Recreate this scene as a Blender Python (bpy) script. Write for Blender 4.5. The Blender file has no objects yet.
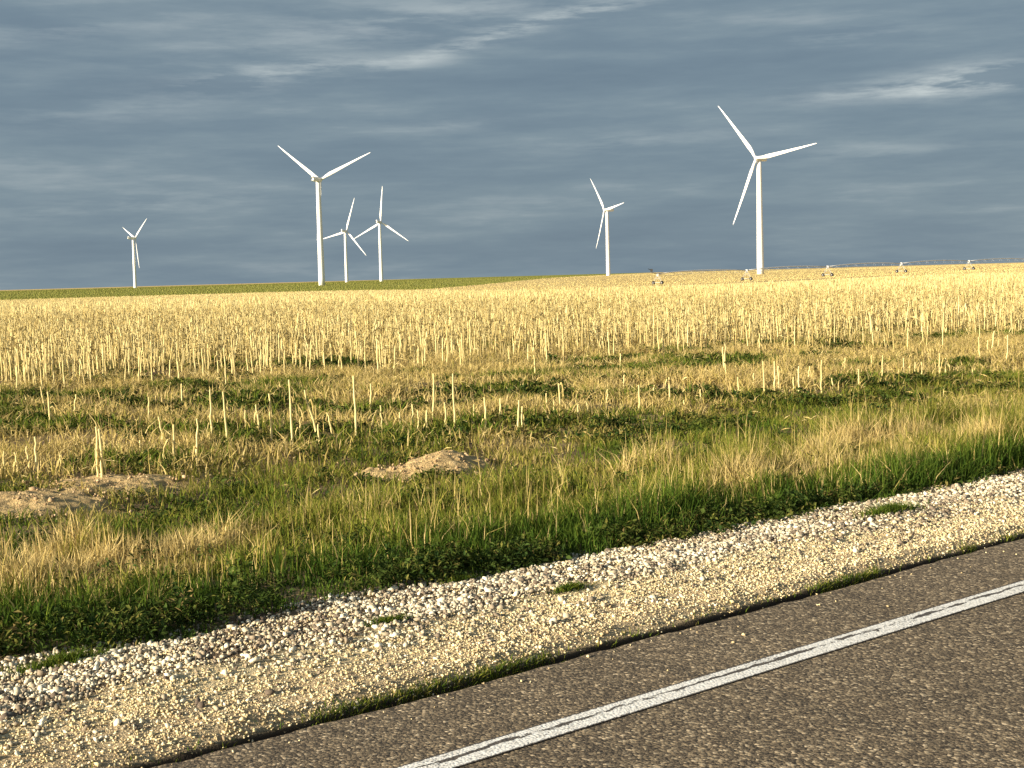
import bpy, math
import numpy as np
from mathutils import Matrix, Vector

rng = np.random.default_rng(11)
scene = bpy.context.scene
col = scene.collection
RAD = math.radians

# ------------------------------------------------------------------ camera
F, CAMH = 1400.0, 1.7
ROLL, PITCH = RAD(1.55), math.atan(108 / 1400)
cam_data = bpy.data.cameras.new('camera')
cam = bpy.data.objects.new('camera', cam_data)
col.objects.link(cam)
cam_data.sensor_width = 36
cam_data.lens = F * 36 / 1024
cam_data.clip_start, cam_data.clip_end = 0.05, 40000
cam.matrix_world = (Matrix.Translation((0, 0, CAMH)) @ Matrix.Rotation(math.pi / 2 - PITCH, 4, 'X')
                    @ Matrix.Rotation(-ROLL, 4, 'Z'))
scene.camera = cam

# ------------------------------------------------------------------ noise and terrain
TAB = rng.random((256, 256))


def vnoise(x, y):
    x = np.asarray(x, float); y = np.asarray(y, float)
    xi = np.floor(x).astype(int); yi = np.floor(y).astype(int)
    fx = x - xi; fy = y - yi
    fx = fx * fx * (3 - 2 * fx); fy = fy * fy * (3 - 2 * fy)
    g = lambda a, b: TAB[a & 255, b & 255]
    return ((g(xi, yi) * (1 - fx) + g(xi + 1, yi) * fx) * (1 - fy)
            + (g(xi, yi + 1) * (1 - fx) + g(xi + 1, yi + 1) * fx) * fy)


def fbm(x, y, o=3):
    v = 0.0; a = 0.5; n = 0.0
    for k in range(o):
        v = v + a * vnoise(x * 2 ** k + 17.3 * k, y * 2 ** k + 5.1 * k); n += a; a *= 0.5
    return v / n


def sst(a, b, x):
    t = np.clip((np.asarray(x, float) - a) / (b - a), 0, 1)
    return t * t * (3 - 2 * t)


RS, RC = math.sin(RAD(50.2)), math.cos(RAD(50.2))      # direction of the road


def st(x, y):
    return -RC * x + RS * y, RS * x + RC * y           # s: across, towards the field; t: along the road


def xy(s, t):
    return -RC * s + RS * t, RS * s + RC * t


MOUNDS = []   # (x, y, rx, ry, h)


def ground_z(x, y):
    x = np.asarray(x, float); y = np.asarray(y, float)
    s, t = st(x, y)
    r = np.hypot(x, y)
    z = -0.2 + 0.1 * sst(6.1, 6.8, s) - 0.06 * sst(7.0, 8.5, s) + 0.1 * sst(9.5, 14, s)
    z = z + (fbm(x * 0.7, y * 0.7) - 0.5) * 0.14 * sst(7, 10, s) * (1 - sst(60, 120, r))
    z = z + (fbm(x * 3, y * 3, 2) - 0.5) * 0.06 * sst(7, 9, s) * (1 - sst(30, 60, r))
    bearing = x / np.maximum(y, 1.0)
    dip = sst(70, 470, r) * (1 - 0.65 * sst(700, 1500, r)) * (1 - 0.58 * sst(0.10, 0.34, bearing))
    z = z - 3.5 * dip * (y > 0)
    for (mx, my, rx, ry, h) in MOUNDS:
        q = ((x - mx) / rx) ** 2 + ((y - my) / ry) ** 2
        z = z + h * np.exp(-q * 1.2) * (1 - 0.55 * sst(120, 200, r))
    return z


def unproject(u, v, iters=12):
    a = (u - 512) / F; b = -(v - 384) / F
    c, s_ = math.cos(ROLL), math.sin(ROLL)
    x = a * c + b * s_; y = -a * s_ + b * c
    d = (x, math.cos(PITCH) + y * math.sin(PITCH), -math.sin(PITCH) + y * math.cos(PITCH))
    z = -0.1
    for _ in range(iters):
        k = (z - CAMH) / d[2]
        z = 0.5 * z + 0.5 * float(ground_z(d[0] * k, d[1] * k))
    k = (z - CAMH) / d[2]
    return d[0] * k, d[1] * k, z


def at_bearing(u, v, dist):
    """the direction through a point of the photograph, taken to a true distance"""
    a = (u - 512) / F; b = -(v - 384) / F
    c, s_ = math.cos(ROLL), math.sin(ROLL)
    x = a * c + b * s_; y = -a * s_ + b * c
    dy = math.cos(PITCH) + y * math.sin(PITCH)
    return x / dy * dist, dist


for (u, v, rx, ry, h) in [(449, 470, .42, .62, .11), (405, 474, .5, .35, .035), (30, 505, .62, .6, .05), (112, 489, .6, .5, .045)]:
    mx, my, _ = unproject(u, v)
    MOUNDS.append((mx, my, rx, ry, h))

# ------------------------------------------------------------------ mesh helpers


def new_mesh(name, verts, faces, smooth=False, attrs=None):
    """faces: array (n, k) of one face size, or a list of such arrays"""
    if not isinstance(faces, (list, tuple)):
        faces = [faces]
    faces = [np.asarray(f, np.int32) for f in faces if len(f)]
    me = bpy.data.meshes.new(name)
    verts = np.asarray(verts, np.float32)
    me.vertices.add(len(verts)); me.vertices.foreach_set('co', verts.ravel())
    loops = np.concatenate([f.ravel() for f in faces])
    sizes = np.concatenate([np.full(len(f), f.shape[1], np.int32) for f in faces])
    starts = np.concatenate([[0], np.cumsum(sizes)[:-1]]).astype(np.int32)
    me.loops.add(len(loops)); me.loops.foreach_set('vertex_index', loops)
    me.polygons.add(len(sizes)); me.polygons.foreach_set('loop_start', starts)
    try:
        me.polygons.foreach_set('loop_total', sizes)
    except Exception:
        pass
    if smooth:
        me.polygons.foreach_set('use_smooth', np.ones(len(sizes), bool))
    for k, a in (attrs or {}).items():
        at = me.attributes.new(k, 'FLOAT', 'POINT')
        at.data.foreach_set('value', np.asarray(a, np.float32))
    me.update(calc_edges=True)
    me.validate()
    return me


def link(name, me, mat=None, parent=None):
    o = bpy.data.objects.new(name, me)
    if me is not None and mat is not None:
        me.materials.clear(); me.materials.append(mat)
    col.objects.link(o)
    if parent is not None:
        o.parent = parent
    return o


def tag(o, label=None, cat=None, group=None, kind=None):
    if label: o['label'] = label
    if cat: o['category'] = cat
    if group: o['group'] = group
    if kind: o['kind'] = kind
    return o


class MB:
    """collects a few solid shapes into one mesh"""
    def __init__(self): self.v = []; self.f = []

    def add(self, v, f):
        n = len(self.v); self.v += [tuple(p) for p in v]; self.f += [tuple(i + n for i in q) for q in f]

    def tube(self, pts, rad, n=10, caps=True):
        pts = [Vector(p) for p in pts]
        rad = rad if isinstance(rad, (list, tuple)) else [rad] * len(pts)
        V, Fc = [], []
        for i, p in enumerate(pts):
            d = (pts[min(i + 1, len(pts) - 1)] - pts[max(i - 1, 0)]).normalized()
            up = Vector((0, 0, 1)) if abs(d.z) < 0.95 else Vector((0, 1, 0))
            a = d.cross(up).normalized(); b = a.cross(d).normalized()
            for k in range(n):
                th = 2 * math.pi * k / n
                V.append(p + a * (rad[i] * math.cos(th)) + b * (rad[i] * math.sin(th)))
        for i in range(len(pts) - 1):
            for k in range(n):
                Fc.append((i * n + k, i * n + (k + 1) % n, (i + 1) * n + (k + 1) % n, (i + 1) * n + k))
        if caps:
            Fc.append(tuple(range(n - 1, -1, -1))); Fc.append(tuple((len(pts) - 1) * n + k for k in range(n)))
        self.add(V, Fc)

    def box(self, c, h, m=None):
        m = m or Matrix.Identity(3)
        V = [Vector(c) + m @ Vector((sx * h[0], sy * h[1], sz * h[2])) for sx in (-1, 1) for sy in (-1, 1) for sz in (-1, 1)]
        self.add(V, [(0, 1, 3, 2), (4, 6, 7, 5), (0, 4, 5, 1), (2, 3, 7, 6), (0, 2, 6, 4), (1, 5, 7, 3)])

    def mesh(self, name, smooth=False):
        me = bpy.data.meshes.new(name)
        me.from_pydata(self.v, [], self.f)
        me.polygons.foreach_set('use_smooth', [smooth] * len(me.polygons))
        me.update()
        return me

    def build(self, name, mat, parent=None, smooth=False):
        return link(name, self.mesh(name, smooth), mat, parent)


# ------------------------------------------------------------------ materials
class N:
    def __init__(self, name):
        self.m = bpy.data.materials.new(name); self.m.use_nodes = True
        self.t = self.m.node_tree; self.t.nodes.clear()
        self.out = self.n('ShaderNodeOutputMaterial')

    def n(self, typ, **kw):
        x = self.t.nodes.new(typ)
        for k, v in kw.items(): setattr(x, k, v)
        return x

    def l(self, a, b): self.t.links.new(a, b)

    def val(self, sock, v):
        if hasattr(v, 'links') or isinstance(v, bpy.types.NodeSocket): self.l(v, sock)
        else: sock.default_value = v

    def noise(self, vec, scale, detail=3, rough=0.55, dim='3D'):
        x = self.n('ShaderNodeTexNoise'); x.inputs['Scale'].default_value = scale
        x.inputs['Detail'].default_value = detail; x.inputs['Roughness'].default_value = rough
        if vec is not None: self.l(vec, x.inputs['Vector'])
        return x.outputs['Fac']

    def ramp(self, fac, stops, interp='LINEAR'):
        x = self.n('ShaderNodeValToRGB'); x.color_ramp.interpolation = interp
        e = x.color_ramp.elements
        while len(e) > 1: e.remove(e[0])
        e[0].position, e[0].color = stops[0][0], (*stops[0][1], 1)
        for p, c in stops[1:]:
            q = e.new(p); q.color = (*c, 1)
        self.l(fac, x.inputs['Fac'])
        return x.outputs['Color']

    def rng(self, v, a, b, c=0.0, d=1.0, smooth=False):
        x = self.n('ShaderNodeMapRange'); x.clamp = True
        if smooth: x.interpolation_type = 'SMOOTHSTEP'
        for i, k in zip((1, 2, 3, 4), (a, b, c, d)): x.inputs[i].default_value = k
        self.l(v, x.inputs[0]); return x.outputs[0]

    def math(self, op, a, b=0.0):
        x = self.n('ShaderNodeMath', operation=op)
        self.val(x.inputs[0], a); self.val(x.inputs[1], b); return x.outputs[0]

    def mix(self, fac, a, b, typ='MIX'):
        x = self.n('ShaderNodeMix', data_type='RGBA', blend_type=typ)
        self.val(x.inputs['Factor'], fac)
        for s_, v in ((x.inputs['A'], a), (x.inputs['B'], b)):
            if isinstance(v, tuple): s_.default_value = (*v, 1)
            else: self.l(v, s_)
        return x.outputs['Result']

    def principled(self, color, rough=0.8, bump=None, strength=0.5, dist=0.02, spec=0.3):
        p = self.n('ShaderNodeBsdfPrincipled')
        if isinstance(color, tuple): p.inputs['Base Color'].default_value = (*color, 1)
        else: self.l(color, p.inputs['Base Color'])
        self.val(p.inputs['Roughness'], rough)
        p.inputs['Specular IOR Level'].default_value = spec
        if bump is not None:
            b = self.n('ShaderNodeBump'); b.inputs['Strength'].default_value = strength; b.inputs['Distance'].default_value = dist
            self.l(bump, b.inputs['Height']); self.l(b.outputs['Normal'], p.inputs['Normal'])
        self.l(p.outputs[0], self.out.inputs[0])
        return p

    def pos(self): return self.n('ShaderNodeNewGeometry').outputs['Position']

    def attr(self, name):
        return self.n('ShaderNodeAttribute', attribute_name=name).outputs['Fac']


def leaf_material(name, stops, trans=0.3, rough=0.6):
    """ramp over the per-plant 'dry' value; 'tone' varies value from blade to blade"""
    k = N(name)
    c = k.ramp(k.attr('dry'), stops)
    tone = k.rng(k.attr('tone'), 0, 1, 0.62, 1.35)
    hsv = k.n('ShaderNodeHueSaturation'); k.l(c, hsv.inputs['Color']); k.l(tone, hsv.inputs['Value'])
    d = k.n('ShaderNodeBsdfDiffuse'); k.l(hsv.outputs[0], d.inputs[0])
    tr = k.n('ShaderNodeBsdfTranslucent'); k.l(hsv.outputs[0], tr.inputs[0])
    m = k.n('ShaderNodeMixShader'); m.inputs[0].default_value = trans
    k.l(d.outputs[0], m.inputs[1]); k.l(tr.outputs[0], m.inputs[2])
    k.l(m.outputs[0], k.out.inputs[0])
    return k.m


GREEN = [(0.0, (.046, .088, .014)), (0.3, (.115, .158, .022)), (0.55, (.235, .225, .04)), (0.8, (.42, .32, .11)), (1.0, (.60, .47, .21))]
M_grass = leaf_material('grass_blades', GREEN, 0.3)
M_weed = leaf_material('weed_leaves', [(0, (.030, .055, .015)), (0.5, (.072, .10, .022)), (0.8, (.15, .14, .035)), (1, (.24, .18, .07))], 0.2)
M_straw = leaf_material('straw', [(0, (.17, .105, .05)), (0.5, (.55, .425, .165)), (1, (.77, .65, .32))], 0.12)
M_crop = leaf_material('green_crop', [(0, (.17, .19, .04)), (1, (.28, .26, .075))], 0.25)

k = N('field_soil'); P = k.pos()
n1 = k.noise(P, 0.6, 4); n2 = k.noise(P, 9, 5, 0.65); n3 = k.noise(P, 60, 3)
soil = k.ramp(n2, [(0.3, (.10, .065, .04)), (0.55, (.19, .13, .075)), (0.75, (.30, .21, .12))])
straw = k.ramp(n3, [(0.35, (.14, .095, .05)), (0.5, (.30, .215, .10)), (0.7, (.48, .36, .17))])
f1 = k.rng(n1, 0.42, 0.58)
k.principled(k.mix(f1, soil, straw), 0.95, k.math('ADD', n2, k.math('MULTIPLY', n3, 0.4)), 0.8, 0.05, 0.1)
M_soil = k.m

k = N('mound_soil'); P = k.pos()
n2 = k.noise(P, 12, 5, 0.65); n3 = k.noise(P, 70, 3)
k.principled(k.ramp(n2, [(0.3, (.33, .225, .105)), (0.55, (.48, .345, .165)), (0.75, (.60, .45, .24))]), 0.95,
             k.math('ADD', n2, k.math('MULTIPLY', n3, 0.5)), 0.9, 0.04, 0.1)
M_dirt = k.m

k = N('green_field'); P = k.pos()
k.principled(k.ramp(k.noise(P, 0.02, 4), [(0.35, (.20, .22, .05)), (0.6, (.30, .28, .08))]), 1.0, spec=0.0)
M_gfield = k.m
k = N('tan_field'); P = k.pos()
k.principled(k.ramp(k.noise(P, 0.02, 4), [(0.35, (.46, .33, .14)), (0.6, (.58, .44, .2))]), 1.0, spec=0.0)
M_tfield = k.m

k = N('asphalt'); P = k.pos()
vor = k.n('ShaderNodeTexVoronoi'); vor.inputs['Scale'].default_value = 72; k.l(P, vor.inputs['Vector'])
v2 = k.n('ShaderNodeTexVoronoi'); v2.inputs['Scale'].default_value = 190; k.l(P, v2.inputs['Vector'])
sep = k.n('ShaderNodeSeparateColor'); k.l(vor.outputs['Color'], sep.inputs[0])
sep2 = k.n('ShaderNodeSeparateColor'); k.l(v2.outputs['Color'], sep2.inputs[0])
ag = k.ramp(sep.outputs[0], [(0.0, (.018, .014, .011)), (0.4, (.060, .047, .034)), (0.72, (.15, .118, .082)), (0.9, (.30, .24, .165)), (1.0, (.58, .48, .35))])
ag2 = k.ramp(sep2.outputs[1], [(0.0, (.03, .024, .018)), (0.6, (.10, .079, .055)), (1.0, (.42, .34, .24))])
c = k.mix(0.38, ag, ag2)
big = k.math('MULTIPLY', k.rng(k.noise(P, 0.9, 4), 0.3, 0.7, 0.86, 1.12), k.rng(k.noise(P, 14, 3, .6), 0.3, 0.7, 0.80, 1.2))
big = k.math('MULTIPLY', big, 1.1)
hsv = k.n('ShaderNodeHueSaturation'); k.l(c, hsv.inputs['Color']); k.l(big, hsv.inputs['Value']); hsv.inputs['Saturation'].default_value = 1.18
h = k.math('ADD', k.math('MULTIPLY', vor.outputs['Distance'], -1.0), k.math('MULTIPLY', k.noise(P, 160, 2), 0.5))
k.principled(hsv.outputs[0], 0.9, h, 0.7, 0.005, 0.25)
M_asphalt = k.m

k = N('road_paint')
tc = k.n('ShaderNodeTexCoord').outputs['Object']           # x along the road, y across the line
P = tc
mp = k.n('ShaderNodeMapping'); mp.inputs['Scale'].default_value = (3.0, 16.0, 1.0); k.l(tc, mp.inputs['Vector'])
sepx = k.n('ShaderNodeSeparateXYZ'); k.l(tc, sepx.inputs[0])
wob = k.math('MULTIPLY', k.math('SUBTRACT', k.noise(tc, 3.6, 8, .78), 0.5), 0.10)
dist = k.math('ABSOLUTE', k.math('SUBTRACT', k.math('SUBTRACT', sepx.outputs[1], wob), 0.016))
wid = k.rng(k.noise(mp.outputs[0], 1.3, 5, .7), 0.40, 0.60, 0.0, 0.020)
crack = k.math('LESS_THAN', dist, wid)
chip = k.math('GREATER_THAN', k.math('ADD', k.noise(tc, 75, 3, 0.7), k.math('MULTIPLY', k.noise(tc, 4, 3), .35)), 0.80)
edge = k.math('GREATER_THAN', k.math('ADD', k.math('ABSOLUTE', sepx.outputs[1]), k.math('MULTIPLY', k.noise(tc, 45, 4, .7), 0.03)), 0.081)
hole = k.math('MAXIMUM', crack, k.math('MAXIMUM', chip, edge))
gv = k.n('ShaderNodeTexVoronoi'); gv.inputs['Scale'].default_value = 85; k.l(k.pos(), gv.inputs['Vector'])
white = k.ramp(k.noise(tc, 30, 4), [(0.3, (.60, .57, .51)), (0.6, (.82, .79, .73))])
dark = k.ramp(k.noise(k.pos(), 120, 2), [(0.35, (.05, .042, .037)), (0.65, (.12, .10, .08))])
k.principled(k.mix(hole, white, dark), 0.7, k.math('SUBTRACT', k.math('MULTIPLY', gv.outputs['Distance'], -0.6), hole), 0.7, 0.005, 0.35)
M_paint = k.m

k = N('shoulder_grit'); P = k.pos()
n2 = k.noise(P, 7, 4); n3 = k.noise(P, 90, 3)
base = k.ramp(n3, [(0.3, (.20, .15, .09)), (0.5, (.44, .34, .20)), (0.7, (.60, .49, .31))])
sp = k.n('ShaderNodeSeparateXYZ'); k.l(P, sp.inputs[0])
across = k.math('ADD', k.math('MULTIPLY', sp.outputs[0], -RC), k.math('MULTIPLY', sp.outputs[1], RS))
across = k.math('ADD', across, k.math('MULTIPLY', k.math('SUBTRACT', k.noise(P, 4, 4, .65), .5), .5))
earth = k.ramp(n3, [(0.35, (.07, .05, .033)), (0.6, (.16, .115, .07)), (0.75, (.30, .23, .15))])
cgrit = k.mix(k.rng(n2, 0.35, 0.65, 0.0, 0.5), base, (.36, .26, .15))
cgrit = k.mix(k.rng(across, 5.05, 5.3), cgrit, k.ramp(n3, [(0.3, (.42, .33, .18)), (0.6, (.70, .57, .34))]))
cgrit = k.mix(k.rng(across, 5.42, 5.58), cgrit, earth)
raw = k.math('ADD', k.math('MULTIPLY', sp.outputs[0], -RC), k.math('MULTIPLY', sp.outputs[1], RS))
cgrit = k.mix(k.rng(raw, 4.655, 4.69), (.035, .027, .02), cgrit)  # shade of the groove along the asphalt, put into the bed colour
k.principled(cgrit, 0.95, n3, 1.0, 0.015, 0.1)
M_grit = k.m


def stone_material(name, stops):
    k = N(name)
    c = k.ramp(k.attr('tone'), stops)
    n = k.noise(k.pos(), 160, 3)
    hs = k.n('ShaderNodeHueSaturation'); k.l(c, hs.inputs['Color']); k.l(k.rng(n, .3, .7, .85, 1.12), hs.inputs['Value'])
    k.principled(hs.outputs[0], 0.85, n, 0.4, 0.003, 0.25)
    return k.m


M_stone = stone_material('pale_gravel', [(0, (.12, .09, .065)), (0.3, (.30, .24, .165)), (0.6, (.56, .48, .33)), (1, (.78, .72, .56))])
M_chip = stone_material('tan_chips', [(0, (.20, .145, .10)), (0.3, (.46, .35, .19)), (0.7, (.70, .57, .32)), (1, (.80, .70, .48))])


def plain(name, c, rough=0.5, spec=0.4, vary=0.04, scale=0.3):
    k = N(name)
    n = k.noise(k.pos(), scale, 4)
    hs = k.n('ShaderNodeHueSaturation'); hs.inputs['Color'].default_value = (*c, 1)
    k.l(k.rng(n, .3, .7, 1 - vary, 1 + vary), hs.inputs['Value'])
    k.principled(hs.outputs[0], rough, spec=spec)
    return k.m


M_white = plain('turbine_white_paint', (.80, .79, .77), 0.45)
M_grey = plain('nacelle_grey_paint', (.60, .59, .58), 0.5)
M_galv = plain('galvanised_steel', (.42, .42, .42), 0.45, 0.5)
M_rubber = plain('tyre_rubber', (.025, .024, .023), 0.9, 0.2)
M_dark = plain('dark_metal', (.05, .05, .05), 0.6)

# ------------------------------------------------------------------ ground sheets
ang = np.concatenate([np.arange(-180, -40, 5.0), np.arange(-40, 40, 0.25), np.arange(40, 180, 5.0)])
rad = np.concatenate([[0.3, 1, 2, 3, 4], np.exp(np.arange(math.log(5), math.log(14000), 0.014))])
A, R = np.meshgrid(np.radians(ang), rad)
GX, GY = R * np.sin(A), R * np.cos(A)
GZ = ground_z(GX, GY)
V = np.stack([GX, GY, GZ], -1).reshape(-1, 3)
na, nr = len(ang), len(rad)
i, j = np.meshgrid(np.arange(nr - 1), np.arange(na), indexing='ij')
Q = np.stack([i * na + j, i * na + (j + 1) % na, (i + 1) * na + (j + 1) % na, (i + 1) * na + j], -1).reshape(-1, 4)[:, ::-1]
cen = V[Q].mean(1)
cr = np.hypot(cen[:, 0], cen[:, 1])


def field_end(x, y):       # how far the tall stubble reaches
    b = np.asarray(x, float) / np.maximum(y, 1.0)
    return 720 - 235 * sst(-.16, .05, b) - 50 * sst(.1, .34, b)



def is_tan(x, y):          # right of the line where the tan field meets the green one
    return x > -40 + (y - 690) * 0.112


front = cen[:, 1] > 0
far = cr > field_end(cen[:, 0], cen[:, 1]) + 10 + 75 * sst(-.1, .1, cen[:, 0] / np.maximum(cen[:, 1], 1))
tan_m = far & front & is_tan(cen[:, 0], cen[:, 1])
strip = (cr > 3600) & (cen[:, 0] < -600)                 # pale strip on the horizon at the left
grn_m = far & ~tan_m & ~strip
tan_m = tan_m | (far & strip)


def sub(name, mask, mat):
    q = Q[mask]; u, inv = np.unique(q, return_inverse=True)
    return tag(link(name, new_mesh(name, V[u], inv.reshape(q.shape), True), mat), kind='structure')


sub('ground', ~(tan_m | grn_m), M_soil)
sub('green_field', grn_m, M_gfield)
sub('tan_field', tan_m, M_tfield)

# dirt mounds: fine sheets with clods, a little above the ground
for (mx, my, rx, ry, h) in [MOUNDS[0], MOUNDS[2], MOUNDS[3], MOUNDS[1]]:
    n = 70
    gx, gy = np.meshgrid(np.linspace(-1.5, 1.5, n), np.linspace(-1.5, 1.5, n))
    x = mx + gx * rx; y = my + gy * ry
    q = np.hypot(gx, gy) + (fbm(x * 4, y * 4) - .5) * 0.7
    ri = np.abs(fbm(x * 6, y * 6, 4) - .5) * 2
    z = ground_z(x, y) + 0.03 - 0.16 * sst(.75, 1.45, q) + (ri - .3) * 0.035 * (1 - sst(.8, 1.3, q)) + (vnoise(x * 30, y * 30) - .5) * .02
    v = np.stack([x, y, z], -1).reshape(-1, 3)
    a, b = np.meshgrid(np.arange(n - 1), np.arange(n - 1), indexing='ij')
    fc = np.stack([a * n + b, a * n + b + 1, (a + 1) * n + b + 1, (a + 1) * n + b], -1).reshape(-1, 4)
    tag(link('dirt_mound', new_mesh('dirt_mound', v, fc, True), M_dirt), kind='structure')

# ------------------------------------------------------------------ road
EDGE = 4.56
tt = np.concatenate([[-2500, -400, -80, -30], np.arange(-12, 24, 0.05), [40, 100, 400, 2500]])
edge_s = EDGE + (fbm(tt * 1.3, tt * 0 + 3) - .5) * 0.05 + (fbm(tt * 9, tt * 0 + 9, 2) - .5) * 0.03
rows = []
for off, z in ((-9.0, 0.0), (-0.02, 0.0), (0.0, -0.008), (0.012, -0.2)):
    s_ = (edge_s + off) if off > -5 else np.full_like(tt, EDGE - 8.4)
    x, y = xy(s_, tt); rows.append(np.stack([x, y, np.full_like(tt, z)], -1))
v = np.concatenate(rows); n = len(tt)
fc = np.concatenate([np.stack([np.arange(n - 1) + r * n, np.arange(1, n) + r * n, np.arange(1, n) + (r + 1) * n, np.arange(n - 1) + (r + 1) * n], -1) for r in range(3)])
tag(link('road', new_mesh('road', v, fc), M_asphalt), kind='structure')

o = link('road_edge_line', new_mesh('road_edge_line', [(-600, -.075, 0), (600, -.075, 0), (600, .075, 0), (-600, .075, 0)], np.array([[0, 1, 2, 3]])), M_paint)
lx, ly = xy(3.868, 0)
o.matrix_world = Matrix.Translation((lx, ly, 0.004)) @ Matrix.Rotation(math.pi / 2 - RAD(50.2), 4, 'Z')
tag(o, kind='structure')
bpy.context.view_layer.update()

# gravel shoulder: bed, fine chips along the asphalt, coarse pale stones beyond


def verge_s(t):            # where the grass begins, measured across the road
    return np.interp(t, [2, 3.1, 4.0, 4.6, 5.3, 6.4, 7.6, 8.3, 9.1, 10.4, 13], [6.85, 6.62, 6.55, 6.62, 6.52, 6.36, 6.22, 6.24, 6.04, 6.05, 6.1]) + (fbm(np.asarray(t) * 2.1, np.asarray(t) * 0 + 1.7) - .5) * .3


def shoulder_z(s, t):
    z = np.interp(s, [4.55, 4.62, 4.66, 4.76, 5.1, 5.5, 6.0, 6.45, 7.0], [-.14, -.135, -.02, .02, .015, .025, -.035, -.09, -.24])
    return z + (fbm(s * 5, t * 5) - .5) * 0.035 * sst(4.6, 4.8, s) + (fbm(s * 18, t * 18, 2) - .5) * .012


ss = np.concatenate([np.arange(0, 22) * .02 + 4.56, np.arange(0, 41) * .05 + 5.0])
tt = np.concatenate([[-2500, -300, -50, -12], np.arange(-6, 18, 0.06), [30, 60, 300, 2500]])
S, T = np.meshgrid(ss, tt, indexing='ij')
x, y = xy(S, T)
v = np.stack([x, y, shoulder_z(S, T)], -1).reshape(-1, 3)
a, b = np.meshgrid(np.arange(len(ss) - 1), np.arange(len(tt) - 1), indexing='ij'); w = len(tt)
fc = np.stack([a * w + b, a * w + b + 1, (a + 1) * w + b + 1, (a + 1) * w + b], -1).reshape(-1, 4)[:, ::-1]
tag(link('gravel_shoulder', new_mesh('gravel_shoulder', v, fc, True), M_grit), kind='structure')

ph = (1 + 5 ** .5) / 2
ICO_V = np.array([(-1, ph, 0), (1, ph, 0), (-1, -ph, 0), (1, -ph, 0), (0, -1, ph), (0, 1, ph), (0, -1, -ph), (0, 1, -ph), (ph, 0, -1), (ph, 0, 1), (-ph, 0, -1), (-ph, 0, 1)]) / math.hypot(1, ph)
ICO_F = np.array([(0, 11, 5), (0, 5, 1), (0, 1, 7), (0, 7, 10), (0, 10, 11), (1, 5, 9), (5, 11, 4), (11, 10, 2), (10, 7, 6), (7, 1, 8), (3, 9, 4), (3, 4, 2), (3, 2, 6), (3, 6, 8), (3, 8, 9), (4, 9, 5), (2, 4, 11), (6, 2, 10), (8, 6, 7), (9, 8, 1)])
OCT_V = np.array([(1, 0, 0), (-1, 0, 0), (0, 1, 0), (0, -1, 0), (0, 0, 1), (0, 0, -1)], float)
OCT_F = np.array([(0, 2, 4), (2, 1, 4), (1, 3, 4), (3, 0, 4), (2, 0, 5), (1, 2, 5), (3, 1, 5), (0, 3, 5)])


def top_z(s, t):
    return np.maximum(shoulder_z(s, t), ground_z(*xy(s, t)))


def rand_rot(n, flat=0.5):
    az = rng.random(n) * 2 * np.pi; tx = rng.normal(0, flat, n); ty = rng.normal(0, flat, n)
    ca, sa, cx, sx, cy, sy = np.cos(az), np.sin(az), np.cos(tx), np.sin(tx), np.cos(ty), np.sin(ty)
    M = np.zeros((n, 3, 3))
    M[:, 0] = np.stack([ca * cy - sa * sx * sy, -sa * cx, ca * sy + sa * sx * cy], -1)
    M[:, 1] = np.stack([sa * cy + ca * sx * sy, ca * cx, sa * sy - ca * sx * cy], -1)
    M[:, 2] = np.stack([-cx * sy, sx, cx * cy], -1)
    return M


def scatter_solids(name, px, py, pz, size, base_v, base_f, mat, tone):
    n = len(px); m = len(base_v)
    v = base_v[None] * (1 + rng.normal(0, .24, (n, m, 1)))
    v = v * np.stack([rng.uniform(.8, 1.5, n), rng.uniform(.7, 1.1, n), rng.uniform(.5, .9, n)], -1)[:, None]
    v = np.einsum('nij,nmj->nmi', rand_rot(n), v) * (size / 2)[:, None, None]
    v = v + np.stack([px, py, pz], -1)[:, None]
    fc = (base_f[None] + (np.arange(n) * m)[:, None, None]).reshape(-1, base_f.shape[1])
    return link(name, new_mesh(name, v.reshape(-1, 3), fc, False, {'tone': np.repeat(tone, m)}), mat)


def in_view(x, y, mx=0.8, k=0.41):
    return (np.abs(x) < k * y + mx) & (y > 0.5)


def sample_st(n, s0, s1, t0, t1):
    s = rng.uniform(s0, s1, n); t = rng.uniform(t0, t1, n); x, y = xy(s, t)
    m = in_view(x, y)
    return s[m], t[m], x[m], y[m]


s, t, x, y = sample_st(90000, 4.9, 6.75, -1, 15.5)
bd = 5.44 + (fbm(t * .8, t * 0 + 2) - .5) * .5                # ragged border of the coarse stones
pr = (.10 + .9 * sst(-.3, .2, s - bd)) * (1 - sst(0.0, .35, s - verge_s(t) - .05)) * (.38 + .75 * sst(.36, .58, fbm(s * 2.4, t * 1.6)))
m = rng.random(len(s)) < pr
s, t, x, y = s[m], t[m], x[m], y[m]
size = np.clip(rng.lognormal(math.log(.0162), .38, len(s)), .007, .045)
tone = np.clip(rng.normal(.43, .30, len(s)) + .7 * (fbm(s * 1.5 + 70, t * 1.5) - .5), 0, 1)
tag(scatter_solids('gravel', x, y, top_z(s, t) + size * .2, size, ICO_V, ICO_F, M_stone, tone),
    'pale coarse gravel along the outer shoulder beside the grass', 'gravel', kind='stuff')

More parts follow.
